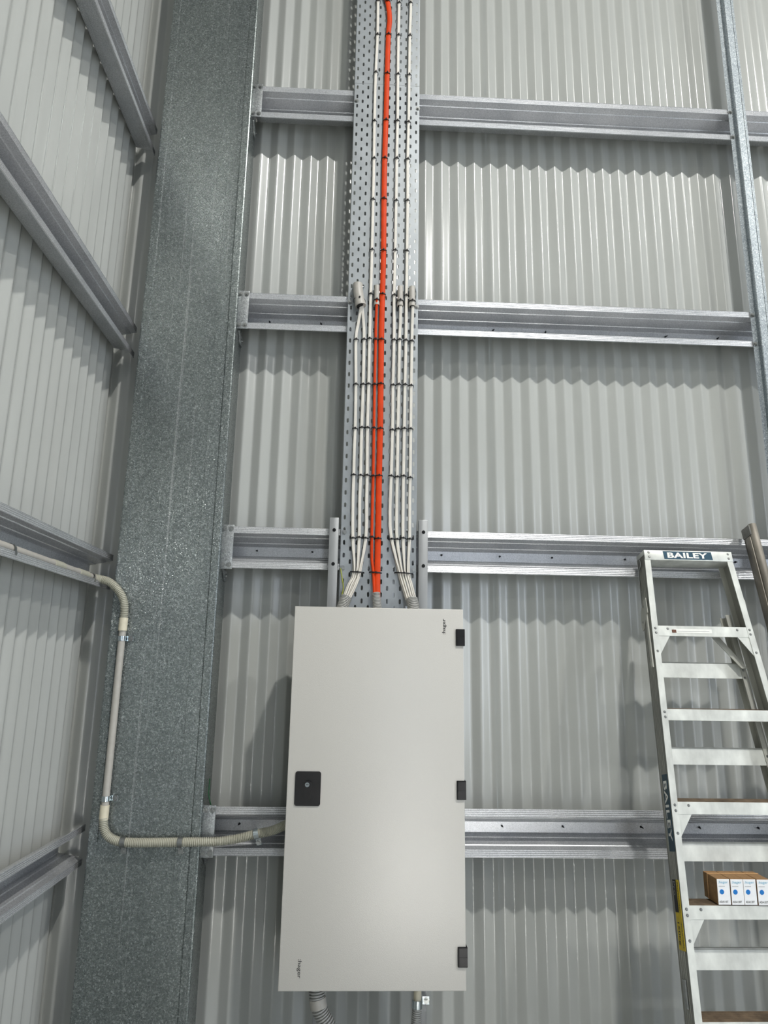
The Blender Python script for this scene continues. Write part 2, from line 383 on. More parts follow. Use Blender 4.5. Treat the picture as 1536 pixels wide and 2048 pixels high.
TX0, TX1, TY = -0.0575, 0.2385, 2.661
t = thing('cable_tray', (0.09, 2.67, 1.70), 'vertical perforated galvanised cable tray above the enclosure', 'cable tray')
mb = MB(); p = (TX1 - TX0 - 0.004) / 12.0; zc0, zc1 = 1.70, 5.90; cell = 0.05
for i in range(12):
    xa = TX0 + 0.002 + p * i; xb = xa + p; xm = (xa + xb) / 2
    z = zc0 + (0.025 if i % 2 else 0.0)
    if i % 2: mb.add([(xa, TY, zc0), (xb, TY, zc0), (xb, TY, z), (xa, TY, z)], [(0, 1, 2, 3)])
    while z < zc1 - 0.001:
        zt = z + cell; zm = (z + zt) / 2; hw, hh, c = 0.0041, 0.0100, 0.0030
        out = [(xa, z), (xm, z), (xb, z), (xb, zm), (xb, zt), (xm, zt), (xa, zt), (xa, zm)]
        inn = [(xm - hw, zm - hh + c), (xm, zm - hh), (xm + hw, zm - hh + c), (xm + hw, zm), (xm + hw, zm + hh - c), (xm, zm + hh), (xm - hw, zm + hh - c), (xm - hw, zm)]
        vs = [(a, TY, b) for a, b in out] + [(a, TY, b) for a, b in inn] + [(a, TY + 0.0015, b) for a, b in inn]
        mb.add(vs, [(k, (k + 1) % 8, 8 + (k + 1) % 8, 8 + k) for k in range(8)] + [(8 + k, 8 + (k + 1) % 8, 16 + (k + 1) % 8, 16 + k) for k in range(8)])
        z = zt
mb.build('perforated_base', 'tray', t, sharp=30)
for xa, s in ((TX0, 1), (TX1, -1)):
    MB().strip([(xa + s * 0.002, TY), (xa + s * 0.0006, TY + 0.0004), (xa, TY + 0.002), (xa, TY + 0.0185), (xa + s * 0.008, TY + 0.0185)], 2, 1.70, 5.90).build('side_flange', 'tray', t)
for sx, sz in ((-0.046, 4.10), (0.232, 4.075), (-0.048, 3.10), (0.233, 3.09), (-0.044, 2.115), (0.192, 2.112), (-0.048, 1.975), (0.226, 1.973)):
    inst('screw_head', BOLT, (sx, TY, sz), t)
SEAM = MB().box((TX0 - 0.0004, TY - 0.0007, 4.196), (TX1 + 0.0004, TY + 0.0005, 4.1985)).build('splice_edge', 'tray', t)

# ------------------------------------------------------------------ cables on the tray
CAB = {
 'La': [(-0.0016, 3.0653), (-0.0124, 2.9918), (-0.0189, 2.9238), (-0.0149, 2.7249), (-0.0131, 2.5382), (-0.0138, 2.4479), (-0.0139, 2.3383), (-0.0133, 2.2427), (-0.0102, 2.0893), (0.0, 1.9572), (-0.0179, 1.9088), (-0.0375, 1.8514), (-0.046, 1.82)],
 'Lb': [(0.0025, 3.0654), (0.0105, 2.9927), (0.0141, 2.9251), (0.0146, 2.726), (0.014, 2.5391), (0.0131, 2.4487), (0.0138, 2.3391), (0.0122, 2.2434), (0.014, 2.0899), (0.0087, 1.9573), (-0.0092, 1.909), (-0.0295, 1.8515), (-0.039, 1.82)],
 'Lc': [(0.0400, 5.85), (0.0407, 4.7437), (0.0413, 4.4578), (0.0374, 4.242), (0.0367, 3.9879), (0.0383, 3.7937), (0.038, 3.5872), (0.0388, 3.3388), (0.0378, 3.1315), (0.0369, 2.926), (0.037, 2.7268), (0.0371, 2.5399), (0.0395, 2.3399), (0.0396, 2.2442), (0.0392, 2.0906), (0.0174, 1.9575), (0.0, 1.8995), (-0.0215, 1.8516), (-0.032, 1.82)],
 'Of': [(0.0700, 5.85), (0.0695, 4.95), (0.0718, 4.7168), (0.0873, 4.6312), (0.0956, 4.546), (0.0922, 4.4611), (0.0898, 4.2453), (0.0882, 3.9909), (0.0858, 3.7963), (0.0859, 3.5896), (0.0879, 3.3411), (0.0872, 3.1336), (0.0866, 2.9279), (0.087, 2.7286), (0.0883, 2.5415), (0.087, 2.3413), (0.0867, 2.2455), (0.0876, 2.0918), (0.0873, 1.9591), (0.0883, 1.854), (0.089, 1.83)],
 'Ot': [(0.0629, 3.0817), (0.0625, 2.9948), (0.0617, 2.927), (0.0615, 2.7276), (0.0622, 2.5407), (0.0632, 2.3406), (0.0632, 2.2449), (0.0634, 2.0912), (0.0661, 2.0071), (0.0717, 1.9589), (0.0785, 1.8538), (0.08, 1.83)],
 'Ra': [(0.1400, 5.85), (0.1398, 4.7506), (0.1385, 4.4641), (0.1389, 4.2483), (0.1398, 3.9938), (0.1389, 3.7991), (0.1393, 3.5923), (0.1382, 3.3434), (0.1367, 3.1357), (0.1385, 2.93), (0.1371, 2.7304), (0.1366, 2.5431), (0.1345, 2.3427), (0.1329, 2.1864), (0.1401, 2.0931), (0.1728, 1.9611), (0.1827, 1.9229), (0.2060, 1.847), (0.212, 1.82)],
 'Rb': [(0.1626, 3.0859), (0.1626, 2.9988), (0.1613, 2.9309), (0.1606, 2.7312), (0.1598, 2.5439), (0.1593, 2.3434), (0.1585, 2.2475), (0.1615, 2.0936), (0.1824, 1.9613), (0.1923, 1.923), (0.2138, 1.8472), (0.219, 1.82)],
 'Rc': [(0.1945, 5.85), (0.1942, 4.7544), (0.1908, 4.4675), (0.1903, 4.2514), (0.1892, 3.9967), (0.1876, 3.8017), (0.1884, 3.5948), (0.1875, 3.3457), (0.1874, 3.1379), (0.1873, 2.9319), (0.1862, 2.7321), (0.185, 2.5447), (0.1841, 2.3441), (0.1832, 2.2482), (0.1848, 2.0942), (0.193, 1.9615), (0.2021, 1.9232), (0.2218, 1.8473), (0.2265, 1.82)],
 'Rd': [(0.2142, 3.0927), (0.2128, 3.0009), (0.2123, 2.9329), (0.2108, 2.733), (0.2103, 2.5455), (0.21, 2.3449), (0.2098, 2.2489), (0.2101, 2.0949), (0.2036, 1.9618), (0.2118, 1.9233), (0.2298, 1.8475), (0.234, 1.82)],
}
def flat_profile(w, th):      # flat twin sheath, faintly two-lobed
    h = th / 2; r = w / 2
    return [(r, 0), (r - 0.0008, h * 0.7), (r * 0.6, h), (r * 0.18, h * 0.86), (-r * 0.18, h * 0.86), (-r * 0.6, h), (-r + 0.0008, h * 0.7), (-r, 0), (-r + 0.0008, -h * 0.8), (-r * 0.5, -h), (r * 0.5, -h), (r - 0.0008, -h * 0.8)]
def cable_x(key, z):
    c = CAB[key]
    for (xa, za), (xb, zb) in zip(c, c[1:]):
        if zb <= z <= za: return xa + (xb - xa) * (za - z) / (za - zb)
    return c[0][0]
def run3d(key, back=0.0):      # near the enclosure the cables bow out from the tray into the conduits
    out = []
    for i, (x, z) in enumerate(CAB[key]):
        y = 2.6495 + back
        if z < 2.0: y -= (2.0 - z) / 0.17 * 0.034
        if z > 4.6: y -= 0.0
        out.append((x, y, z))
    if len(CAB[key]) < 14 and back == 0:           # starts inside a conduit end
        x, y, z = out[0]; out[0] = (x, y - 0.012, z); out.insert(0, (x, y - 0.014, z + 0.02))
    return out
def jitter(pts, a=0.0007):
    return [(x + random.uniform(-a, a), y, z) if 0 < i < len(pts) - 1 else (x, y, z) for i, (x, y, z) in enumerate(pts)]
clab = {
 'La': 'leftmost white flat cable of the tray, fed from the large grey elbow',
 'Lb': 'second white flat cable from the left, fed from the large grey elbow',
 'Lc': 'white flat cable just left of the orange cables, up the full tray height',
 'Of': 'thick bright orange cable up the full height of the tray',
 'Ot': 'thinner orange cable left of the thick one, ending at a grey conduit',
 'Ra': 'white flat cable just right of the orange cables, up the full tray height',
 'Rb': 'white flat cable right of the gap, ending at the middle small grey conduit',
 'Rc': 'white flat cable third from the right edge at the bottom, up the full tray height',
 'Rd': 'rightmost white flat cable, ending at the grey conduit by the tray edge'}
clab['Rc'] = 'rightmost of the white flat cables that run the full tray height'
for k in CAB:
    pts = smooth_path(jitter(run3d(k)), 0.02); mb = MB()
    if k == 'Of':
        # three-core orange: two visible lobes
        pr = [(0.0105 * math.cos(a) * (1 + 0.10 * math.cos(2 * a)), 0.0062 * math.sin(a) * (1 - 0.12 * math.cos(2 * a + math.pi))) for a in [2 * math.pi * j / 16 for j in range(16)]]
        mb.sweep(pts, lambda i: pr); m = 'orange'
    elif k == 'Ot': mb.tube(pts, 0.0056, 12); m = 'orange'
    else:
        def pr2(i):      # the flat sheaths turn edge-on where they are gathered
            f = max(0.0, min(1.0, (2.05 - pts[i].z) / 0.08)); return flat_profile(0.0122 - 0.0052 * f, 0.0068 + 0.002 * f)
        mb.sweep(pts, pr2); m = 'white'
    tag(mb.build('power_cable' if m == 'orange' else 'flat_cable', m, sharp=50), clab[k], 'cable', 'orange cables on the tray' if m == 'orange' else 'white cables on the tray')
# second layer of white cables, hidden behind the first until the bundles fan out
for k, dxs, lab in (('La', -0.006, 'white cable tucked behind the leftmost one, showing in the left bundle'), ('Lb', 0.007, 'white cable tucked behind the second from the left, showing in the left bundle'),
                ('Lc', 0.006, 'white cable on the right flank of the left bundle above the enclosure'),
                ('Ra', -0.006, 'white cable on the left flank of the right bundle above the enclosure'), ('Rb', -0.006, 'white cable tucked in the middle of the right bundle'), ('Rd', 0.007, 'white cable on the right flank of the right bundle above the enclosure')):
    pts = []
    for (x, y, z) in run3d(k, 0.0068)[(2 if len(CAB[k]) < 14 else 6):]:
        f = max(0.0, min(1.0, (2.09 - z) / 0.1)); g = max(0.0, 1 - abs(z - 1.93) / 0.11)
        pts.append((x + dxs * (f * 0.9 if z > 1.84 else 0.3), y + 0.001 - 0.001 * g, z))
    tag(MB().sweep(smooth_path(pts, 0.02), lambda i: flat_profile(0.0062, 0.0050)).build('flat_cable', 'white', sharp=50), lab, 'cable', 'white cables on the tray')

# cable ties
def tie_mesh(hw, ht, band=0.0042):
    mb = MB(); n = 12; th = 0.0012
    arc = [(hw * math.cos(math.pi * i / n), -ht * math.sin(math.pi * i / n) ** 0.75) for i in range(n + 1)]
    def ring(k): return [(a * (1 + k / hw), b - (k if 0 < i < n else 0)) for i, (a, b) in enumerate(arc)]
    o, q = ring(th), arc
    poly = o + q[::-1]
    vs = [(x, y + 0.0075, -band / 2) for x, y in poly] + [(x, y + 0.0075, band / 2) for x, y in poly]; m = len(poly)
    fs = [(i, (i + 1) % m, m + (i + 1) % m, m + i) for i in range(m)]
    for i in range(n): fs += [(i, i + 1, m - 2 - i, m - 1 - i), (m + i, m + m - 1 - i, m + m - 2 - i, m + i + 1)]
    mb.add(vs, fs)
    yh = 0.0075 - ht
    mb.box((-0.003, yh - 0.0055, -0.0030), (0.004, yh + 0.0004, 0.0034), 0.0007, 1)
    mb.box((0.0006, yh - 0.0075, -0.001), (0.0022, yh - 0.005, 0.005))
    return mb.mesh('cable_tie', 'tie')
T_W, T_OF, T_OT = tie_mesh(0.0108, 0.0170), tie_mesh(0.0138, 0.0195), tie_mesh(0.0098, 0.0185)
UP = ['Lc', 'Of', 'Ra', 'Rc']; LO = ['La', 'Lb', 'Lc', 'Ot', 'Of', 'Ra', 'Rb', 'Rc', 'Rd']
tn = {'La': 'leftmost white cable', 'Lb': 'second white cable from the left', 'Lc': 'white cable left of the orange', 'Of': 'thick orange cable', 'Ot': 'thin orange cable',
      'Ra': 'white cable right of the orange', 'Rb': 'white cable from the middle conduit', 'Rc': 'rightmost long white cable', 'Rd': 'short white cable at the tray edge'}
rowz = [2.0922, 2.3417, 2.5397, 2.7288, 2.9281, 3.1336, 3.3409, 3.5893, 3.7957, 3.990, 4.2439, 4.4593, 4.6438]
ordn = ['second', 'third', 'fourth', 'fifth', 'sixth', 'seventh', 'eighth', 'ninth', 'tenth', 'eleventh', 'twelfth', 'thirteenth', 'topmost']
for r, z in enumerate(rowz):
    for k in (LO if r < 5 else UP):
        dz = random.uniform(-0.004, 0.004)
        o = inst('cable_tie', T_OF if k == 'Of' else T_OT if k == 'Ot' else T_W, (cable_x(k, z), TY - 0.0075, z + dz), None, (0, random.uniform(-0.09, 0.09), 0))
        tag(o, 'black cable tie on the %s, %s row up' % (tn[k], ordn[r]), 'cable tie', 'black cable ties on the tray')
for x, y, hw, ht, lab in ((0.010, 2.6445, 0.0265, 0.019, 'wide black cable tie gathering the left white bundle'), (0.080, 2.6445, 0.0235, 0.020, 'wide black cable tie gathering the orange cables near the enclosure'),
                       (0.1885, 2.6445, 0.0350, 0.020, 'wide black cable tie gathering the right white bundle')):
    tag(inst('cable_tie', tie_mesh(hw, ht, 0.005), (x, y, 1.957), None, (0, 0.05, 0)), lab, 'cable tie', 'black cable ties on the tray')

# conduit ends on the tray, level with the second girt
def corr_tube(pts, r, pitch=0.0062, amp=0.085, n=14, ref=(0, -1, 0)):
    p = resample(smooth_path(pts, 0.006), pitch / 6.0)
    return MB().tube(p, lambda i: r * (1.05 if i % 6 in (0, 1, 2, 3) else 0.80), n, ref)
t = thing('conduit_elbow', (-0.01, 2.64, 3.04), 'large grey conduit elbow at the left of the tray, feeding two white cables', 'conduit')
mb = MB(); pth = smooth_path([(-0.017, 2.6395, 3.172), (-0.0165, 2.6385, 3.152), (-0.0125, 2.635, 3.118), (-0.003, 2.632, 3.068)], 0.006)
mb.tube(pth, lambda i: 0.0205 if i < len(pth) - 4 else 0.0225, 18); mb.build('elbow', 'conduit', t, sharp=50)
MB().tube([(-0.0042, 2.632, 3.0700), (-0.0028, 2.632, 3.0665)], 0.0175, 18).build('opening', 'black', t)
mb = MB(); mb.box((-0.039, 2.648, 3.163), (0.007, 2.662, 3.169), 0.001); mb.tube(smooth_path([(-0.036, 2.655, 3.166), (-0.028, 2.632, 3.168), (-0.016, 2.626, 3.170), (-0.004, 2.632, 3.168), (0.004, 2.655, 3.166)], 0.004), 0.0025, 8); mb.build('clip', 'chrome', t)
tag(inst('cable_tie', tie_mesh(0.0255, 0.046, 0.0045), (-0.009, 2.6535, 3.098), None, (0, 0.12, 0)), 'black cable tie around the large grey conduit elbow', 'cable tie', 'black cable ties on the tray')
for x, r, lab, clip in ((0.0632, 0.0105, 'small grey conduit end holding the thin orange cable', False), (0.1615, 0.0115, 'small grey conduit end between the right white cables', False), (0.2118, 0.0130, 'small grey conduit end at the right tray edge', True)):
    t = thing('conduit_end', (x, 2.645, 3.078), lab, 'conduit', 'small conduit ends on the tray')
    pth = smooth_path([(x, 2.6465, 3.172), (x, 2.6460, 3.158), (x, 2.644, 3.12), (x, 2.643, 3.080)], 0.005)
    MB().tube(pth, lambda i: r if i < len(pth) - 4 else r * 1.12, 16).build('elbow', 'conduit', t, sharp=50)
    MB().tube([(x, 2.643, 3.0815), (x, 2.643, 3.0788)], r * 0.82, 14).build('opening', 'black', t)
    if clip: MB().tube(smooth_path([(x - 0.016, 2.658, 3.168), (x - 0.010, 2.640, 3.170), (x + 0.008, 2.640, 3.170), (x + 0.017, 2.658, 3.164), (x + 0.018, 2.655, 3.13)], 0.004), 0.002, 8).build('clip', 'chrome', t)
    tag(inst('cable_tie', tie_mesh(r + 0.004, r + 0.020, 0.0045), (x, 2.6535, 3.102), None, (0, -0.06, 0)), 'black cable tie around the ' + lab.replace(' holding the thin orange cable', ' of the thin orange cable'), 'cable tie', 'black cable ties on the tray')

# ------------------------------------------------------------------ flexible conduits into the enclosure top
for pts, r, lab in (([(-0.0285, 2.622, 1.857), (-0.036, 2.612, 1.838), (-0.0435, 2.602, 1.812), (-0.047, 2.598, 1.795)], 0.0205, 'short grey corrugated conduit taking the left white bundle into the enclosure'),
                    ([(0.0835, 2.628, 1.877), (0.086, 2.622, 1.85), (0.0895, 2.612, 1.815), (0.091, 2.608, 1.795)], 0.0155, 'short grey corrugated conduit taking the orange cables into the enclosure'),
                    ([(0.2185, 2.622, 1.856), (0.2225, 2.610, 1.830), (0.226, 2.602, 1.795)], 0.0215, 'short grey corrugated conduit taking the right white bundle into the enclosure')):
    tag(corr_tube(pts, r, 0.0058).build('flexible_conduit', 'flexdark', sharp=40), lab, 'conduit', 'flexible conduits at the enclosure top')

# ------------------------------------------------------------------ enclosure
EX0, EX1, EZ0, EZ1, EY = -0.2060, 0.3890, 0.6055, 1.8090, 2.470
t = thing('electrical_enclosure', (0.09, 2.55, EZ0), 'large light grey wall mounted electrical enclosure with black lock and hinges', 'enclosure')
MB().box((EX0 + 0.004, EY + 0.026, EZ0 + 0.004), (EX1 - 0.004, 2.6395, EZ1 - 0.004), 0.003).build('body', 'enclosure', t)
MB().box((EX0 + 0.012, EY + 0.021, EZ0 + 0.012), (EX1 - 0.012, EY + 0.027, EZ1 - 0.012)).build('door_seal', 'black', t)
door = MB().box((EX0, EY, EZ0), (EX1, EY + 0.022, EZ1), 0.0022, 3).build('door', 'enclosure', t)
MB().text(':hager', 0.054, 0.0150, (0.3288, EY, 1.7210), (0, 0, 1), (-1, 0, 0), 0.0004, 0.012).build('lettering', 'ink', door, 'black :hager lettering reading upwards')
MB().text(':hager', 0.054, 0.0150, (-0.1500, EY, 0.6965), (0, 0, -1), (1, 0, 0), 0.0004, 0.012).build('lettering', 'ink', door, 'black :hager lettering reading downwards')
def round_rect(x0, x1, z0, z1, r, n=6):
    out = []
    for (cx_, cz_, a0) in ((x1 - r, z1 - r, 0), (x0 + r, z1 - r, 90), (x0 + r, z0 + r, 180), (x1 - r, z0 + r, 270)):
        for i in range(n + 1):
            a = math.radians(a0 + 90 * i / n); out.append((cx_ + r * math.cos(a), cz_ + r * math.sin(a)))
    return out
lk = MB().prism(round_rect(-0.1795, -0.0940, 1.152, 1.260, 0.0075), 1, EY - 0.0035, EY + 0.001).build('lock_handle', 'black', t, 'black square lock plate')
MB().prism(round_rect(-0.1500, -0.1255, 1.166, 1.232, 0.010), 1, EY - 0.0095, EY - 0.003).build('grip', 'black', lk)
cyl = MB().cyl((-0.1385, EY - 0.009, 1.2195), (-0.1385, EY - 0.0125, 1.2195), 0.0075, 20); cyl.build('key_cylinder', 'chrome', lk, 'chrome key cylinder')
MB().box((-0.1435, EY - 0.0128, 1.2190), (-0.1335, EY - 0.0123, 1.2210)).build('key_slot', 'ink', lk)
for z0, z1 in ((1.682, 1.740), (1.1755, 1.2355), (0.6745, 0.7325)):
    h = MB().box((0.3625, EY - 0.006, z0), (0.3935, EY + 0.03, z1), 0.0012).build('hinge', 'black', t, 'black plastic hinge block')
    zm = (z0 + z1) / 2
    MB().box((0.3665, EY - 0.0068, zm + 0.001), (0.3925, EY - 0.0055, z1 - 0.003)).build('hinge_leaf', 'black', h)
    MB().box((0.3665, EY - 0.0068, z0 + 0.003), (0.3925, EY - 0.0055, zm - 0.001)).build('hinge_leaf', 'black', h)
KN = MB().cyl((0, 0, 0), (0, 0, 0.004), 0.004, 10).mesh('rivet', 'bolt')
for x in (-0.16, 0.08, 0.335): inst('rivet', KN, (x, EY + 0.05, EZ1 - 0.0045), t)

# ------------------------------------------------------------------ conduit run on the column
def saddle(name, c, r, along, foot, lab, mat='chrome', face_y=2.65, w=0.017):
    """half saddle over a conduit: along = unit axis of the conduit, foot = unit direction of the screw tab (in the wall plane)"""
    t = thing(name, c, lab, 'saddle', 'conduit saddles')
    A = Vector(along); F = Vector(foot); N = Vector((0, -1, 0)); C = Vector(c)
    mb = MB(); n = 10; path = []
    for i in range(n + 1):
        a = math.radians(-20 + 200 * i / n); path.append(C + F * ((r + 0.0012) * math.cos(a)) + N * ((r + 0.0012) * math.sin(a)))
    base = face_y - C.y
    path = [C + F * (r + 0.0012) - N * (base - 0.0015)] + path[1:] if False else path
    tab = [C + F * (r + 0.026) - N * (base - 0.002), C + F * (r + 0.004) - N * (base - 0.002)]
    path = tab + path
    prof = [(w / 2, 0.0008), (-w / 2, 0.0008), (-w / 2, -0.0008), (w / 2, -0.0008)]
    k = len(path); vs = []
    for i, p in enumerate(path):
        tt = (path[min(i + 1, k - 1)] - path[max(i - 1, 0)]).normalized(); nn = A.cross(tt).normalized()
        for a, b in prof: vs.append(tuple(p + A * a + nn * b))
    mb.add(vs, [(i * 4 + j, i * 4 + (j + 1) % 4, (i + 1) * 4 + (j + 1) % 4, (i + 1) * 4 + j) for i in range(k - 1) for j in range(4)] + [(3, 2, 1, 0), tuple(range((k - 1) * 4, k * 4))])
    mb.build('strap', mat, t, sharp=40)
    inst('bolt', BOLT, C + F * (r + 0.016) - N * (base - 0.003), t)
    return t
tag(corr_tube([(-0.965, 2.615, 1.9105), (-0.952, 2.640, 1.9090), (-0.93, 2.640, 1.9045), (-0.905, 2.634, 1.8925), (-0.8775, 2.632, 1.868), (-0.857, 2.632, 1.837), (-0.8490, 2.633, 1.8047), (-0.8478, 2.634, 1.7640)], 0.0142).build('flexible_conduit', 'flex', sharp=40),
    'grey corrugated conduit bend from the left girt onto the column', 'conduit')
tag(MB().tube([(-0.8478, 2.634, 1.7665), (-0.8480, 2.634, 1.7200)], 0.0158, 18).build('conduit_coupling', 'coupling'), 'cream conduit coupling at the top of the column conduit', 'coupling')
tag(MB().tube([(-0.8480, 2.635, 1.7300), (-0.8492, 2.635, 1.105)], 0.0128, 18).build('rigid_conduit', 'conduit'), 'straight grey conduit up the left edge of the column', 'conduit')
tag(MB().tube([(-0.8492, 2.634, 1.1180), (-0.8496, 2.634, 1.0720)], 0.0158, 18).build('conduit_coupling', 'coupling'), 'cream conduit coupling at the foot of the column conduit', 'coupling')
tag(corr_tube([(-0.8496, 2.633, 1.0770), (-0.8455, 2.633, 1.046), (-0.8280, 2.633, 1.0187), (-0.7950, 2.633, 1.0029), (-0.7513, 2.633, 0.9984), (-0.6659, 2.633, 0.9989), (-0.5804, 2.633, 1.0005), (-0.512, 2.635, 1.0011), (-0.4467, 2.650, 1.0003), (-0.3785, 2.657, 1.0095), (-0.3266, 2.657, 1.0228), (-0.2638, 2.640, 1.039), (-0.1950, 2.60, 1.075)], 0.0148).build('flexible_conduit', 'flex', sharp=40),
    'long grey corrugated conduit running from the column into the side of the enclosure', 'conduit')
saddle('conduit_saddle', (-0.8482, 2.635, 1.6918), 0.0128, (0, 0, 1), (1, 0, 0), 'bright saddle clamp at the top of the straight column conduit')
saddle('conduit_saddle', (-0.8490, 2.635, 1.140), 0.0128, (0, 0, 1), (1, 0, 0), 'bright saddle clamp at the foot of the straight column conduit')
saddle('conduit_saddle', (-0.7753, 2.633, 1.0), 0.0158, (1, 0, 0), (0, 0, -1), 'saddle clamp on the column at the conduit bend', 'bolt')
saddle('conduit_saddle', (-0.5787, 2.633, 1.0007), 0.0158, (1, 0, 0), (0, 0, -1), 'saddle clamp at the right edge of the column', 'bolt')
saddle('conduit_saddle', (-0.3215, 2.6565, 1.0245), 0.0160, (0.97, 0, 0.24), (0.24, 0, -0.97), 'bright saddle clamp on the conduit between column and enclosure', face_y=2.675)
tag(MB().tube([(-0.966, 2.615, 1.9110), (-0.966, -3.0, 1.9110)], 0.0125, 16, ref=(0, 0, 1)).build('rigid_conduit', 'conduit'), 'straight grey conduit lying in the left wall girt', 'conduit')
tag(MB().tube([(-0.966, 2.55, 1.9110), (-0.966, 2.46, 1.9110)], 0.0145, 16, ref=(0, 0, 1)).build('conduit_coupling', 'flex'), 'grey conduit coupling in the left girt, close to the column', 'coupling')
tag(MB().tube([(-0.966, 2.33, 1.9110), (-0.966, 2.25, 1.9110)], 0.0145, 16, ref=(0, 0, 1)).build('conduit_coupling', 'flex'), 'grey conduit coupling in the left girt, farther from the column', 'coupling')
for y, lab in ((2.585, 'saddle on the conduit in the left girt, nearest the column'), (1.971, 'saddle on the conduit in the left girt, at the picture edge')):
    mb = MB(); n = 12; path = [(-0.966 + 0.0155 * math.cos(math.radians(-70 + 320 * i / n)), 1.911 + 0.0155 * math.sin(math.radians(-70 + 320 * i / n))) for i in range(n + 1)]
    mb.strip(path, 1, y - 0.006, y + 0.006); mb.box((-0.953, y - 0.006, 1.893), (-0.9485, y + 0.006, 1.905))
    tag(mb.build('conduit_saddle', 'bolt'), lab, 'saddle', 'conduit saddles')
# below the enclosure
t = thing('flexible_conduit', (0.0, 2.58, 0.0), 'thick grey corrugated conduit leaving the bottom left of the enclosure', 'conduit')
corr_tube([(-0.0895, 2.57, 0.62), (-0.0880, 2.565, 0.57), (-0.082, 2.56, 0.535), (-0.068, 2.56, 0.503), (-0.050, 2.56, 0.475), (-0.030, 2.56, 0.435), (-0.012, 2.56, 0.36), (0.0, 2.57, 0.18), (0.0, 2.58, 0.003)], 0.0245, 0.0085, n=18).build('hose', 'flexdark', t, sharp=40)
MB().tube([(-0.0845, 2.562, 0.5500), (-0.0790, 2.560, 0.5230)], 0.0275, 18).build('collar', 'conduit', t)
tag(MB().tube([(0.2462, 2.585, 0.62), (0.2440, 2.582, 0.525)], 0.0128, 16).build('rigid_conduit', 'coupling'), 'short pale conduit leaving the bottom right of the enclosure', 'conduit')
tag(corr_tube([(0.2441, 2.582, 0.530), (0.2427, 2.58, 0.5143), (0.2398, 2.58, 0.4666), (0.236, 2.58, 0.40), (0.232, 2.58, 0.20), (0.230, 2.58, 0.003)], 0.0150).build('flexible_conduit', 'flexdark', sharp=40), 'thin grey corrugated conduit hanging below the enclosure at the right', 'conduit')
saddle('conduit_saddle', (0.2438, 2.5815, 0.5255), 0.0155, (0, 0, 1), (1, 0, 0), 'bright saddle clamp below the bottom right of the enclosure', face_y=2.605, w=0.024)
# earth wires
tag(MB().tube(smooth_path([(-0.0537, 2.655, 1.972), (-0.047, 2.645, 1.9353), (-0.0405, 2.64, 1.8974), (-0.045, 2.635, 1.8689), (-0.0555, 2.62, 1.830)], 0.01), 0.0024, 8).build('earth_wire', 'earth'), 'thin green and yellow earth wire left of the left white bundle', 'wire')
tag(MB().tube(smooth_path([(-0.5090, 2.72, 1.197), (-0.5085, 2.715, 1.166), (-0.5070, 2.712, 1.1404), (-0.4962, 2.715, 1.103), (-0.488, 2.722, 1.085)], 0.01), 0.0022, 8).build('earth_wire', 'green'), 'thin dark green wire between the column and the lowest girt', 'wire')

# ------------------------------------------------------------------ step ladder leaning closed against the third girt
TH = math.atan(0.224); CT, ST = math.cos(TH), math.sin(TH)
lad = thing('step_ladder', (1.302, 2.1475, 0.0), 'weathered aluminium step ladder leaning folded against the back wall', 'ladder')
lad.rotation_euler = (-TH, 0, 0)
VT = 2.1157
def xl(v): return -0.1865 - 0.0537 * (VT - v)
def xr(v): return 0.1550 + 0.0683 * (VT - v)
def bar(mb, xf, w, v0, v1, l0, l1):     # bar following a stile edge function xf, from xf to xf+w
    return mb.hexa([(xf(v0), l0, v0), (xf(v0) + w, l0, v0), (xf(v0) + w, l1, v0), (xf(v0), l1, v0), (xf(v1), l0, v1), (xf(v1) + w, l0, v1), (xf(v1) + w, l1, v1), (xf(v1), l1, v1)])
D = 0.070
for xf, s, nm in ((xl, 1, 'left'), (xr, -1, 'right')):
    mb = MB(); bar(mb, xf, s * 0.003, 0.02, 2.112, 0.0, D); bar(mb, xf, s * 0.0030, 0.02, 2.112, 0.0, D)
    mb.build('stile', 'aludark', lad, local=True)
    mb = MB(); bar(mb, xf, s * 0.0225, 0.02, 2.080, -0.0012, 0.0022); mb.build('stile_flange', 'alu', lad, local=True)
    mb = MB(); bar(mb, xf, s * 0.0225, 0.02, 2.080, D - 0.003, D); mb.build('stile_flange', 'aludark', lad, local=True)
# rolled ribs on the visible outer web of the left stile
for l in (0.018, 0.030, 0.042, 0.054):
    bar(MB(), lambda v: xl(v) - 0.0009, 0.001, 0.02, 2.05, l, l + 0.0025).build('stile_rib', 'aludark', lad, local=True)
RIV = MB().cyl((0, 0, 0), (0, -0.0022, 0), 0.0048, 12, 0.0030).mesh('rivet', 'bolt')
def linst(name, me, loc, parent, rot=None):
    o = bpy.data.objects.new(name, me); COL.objects.link(o); o.parent = parent
    off = Vector(parent.get('_lo', (0, 0, 0))); o.location = Vector(loc) - off
    if rot: o.rotation_euler = rot
    return o
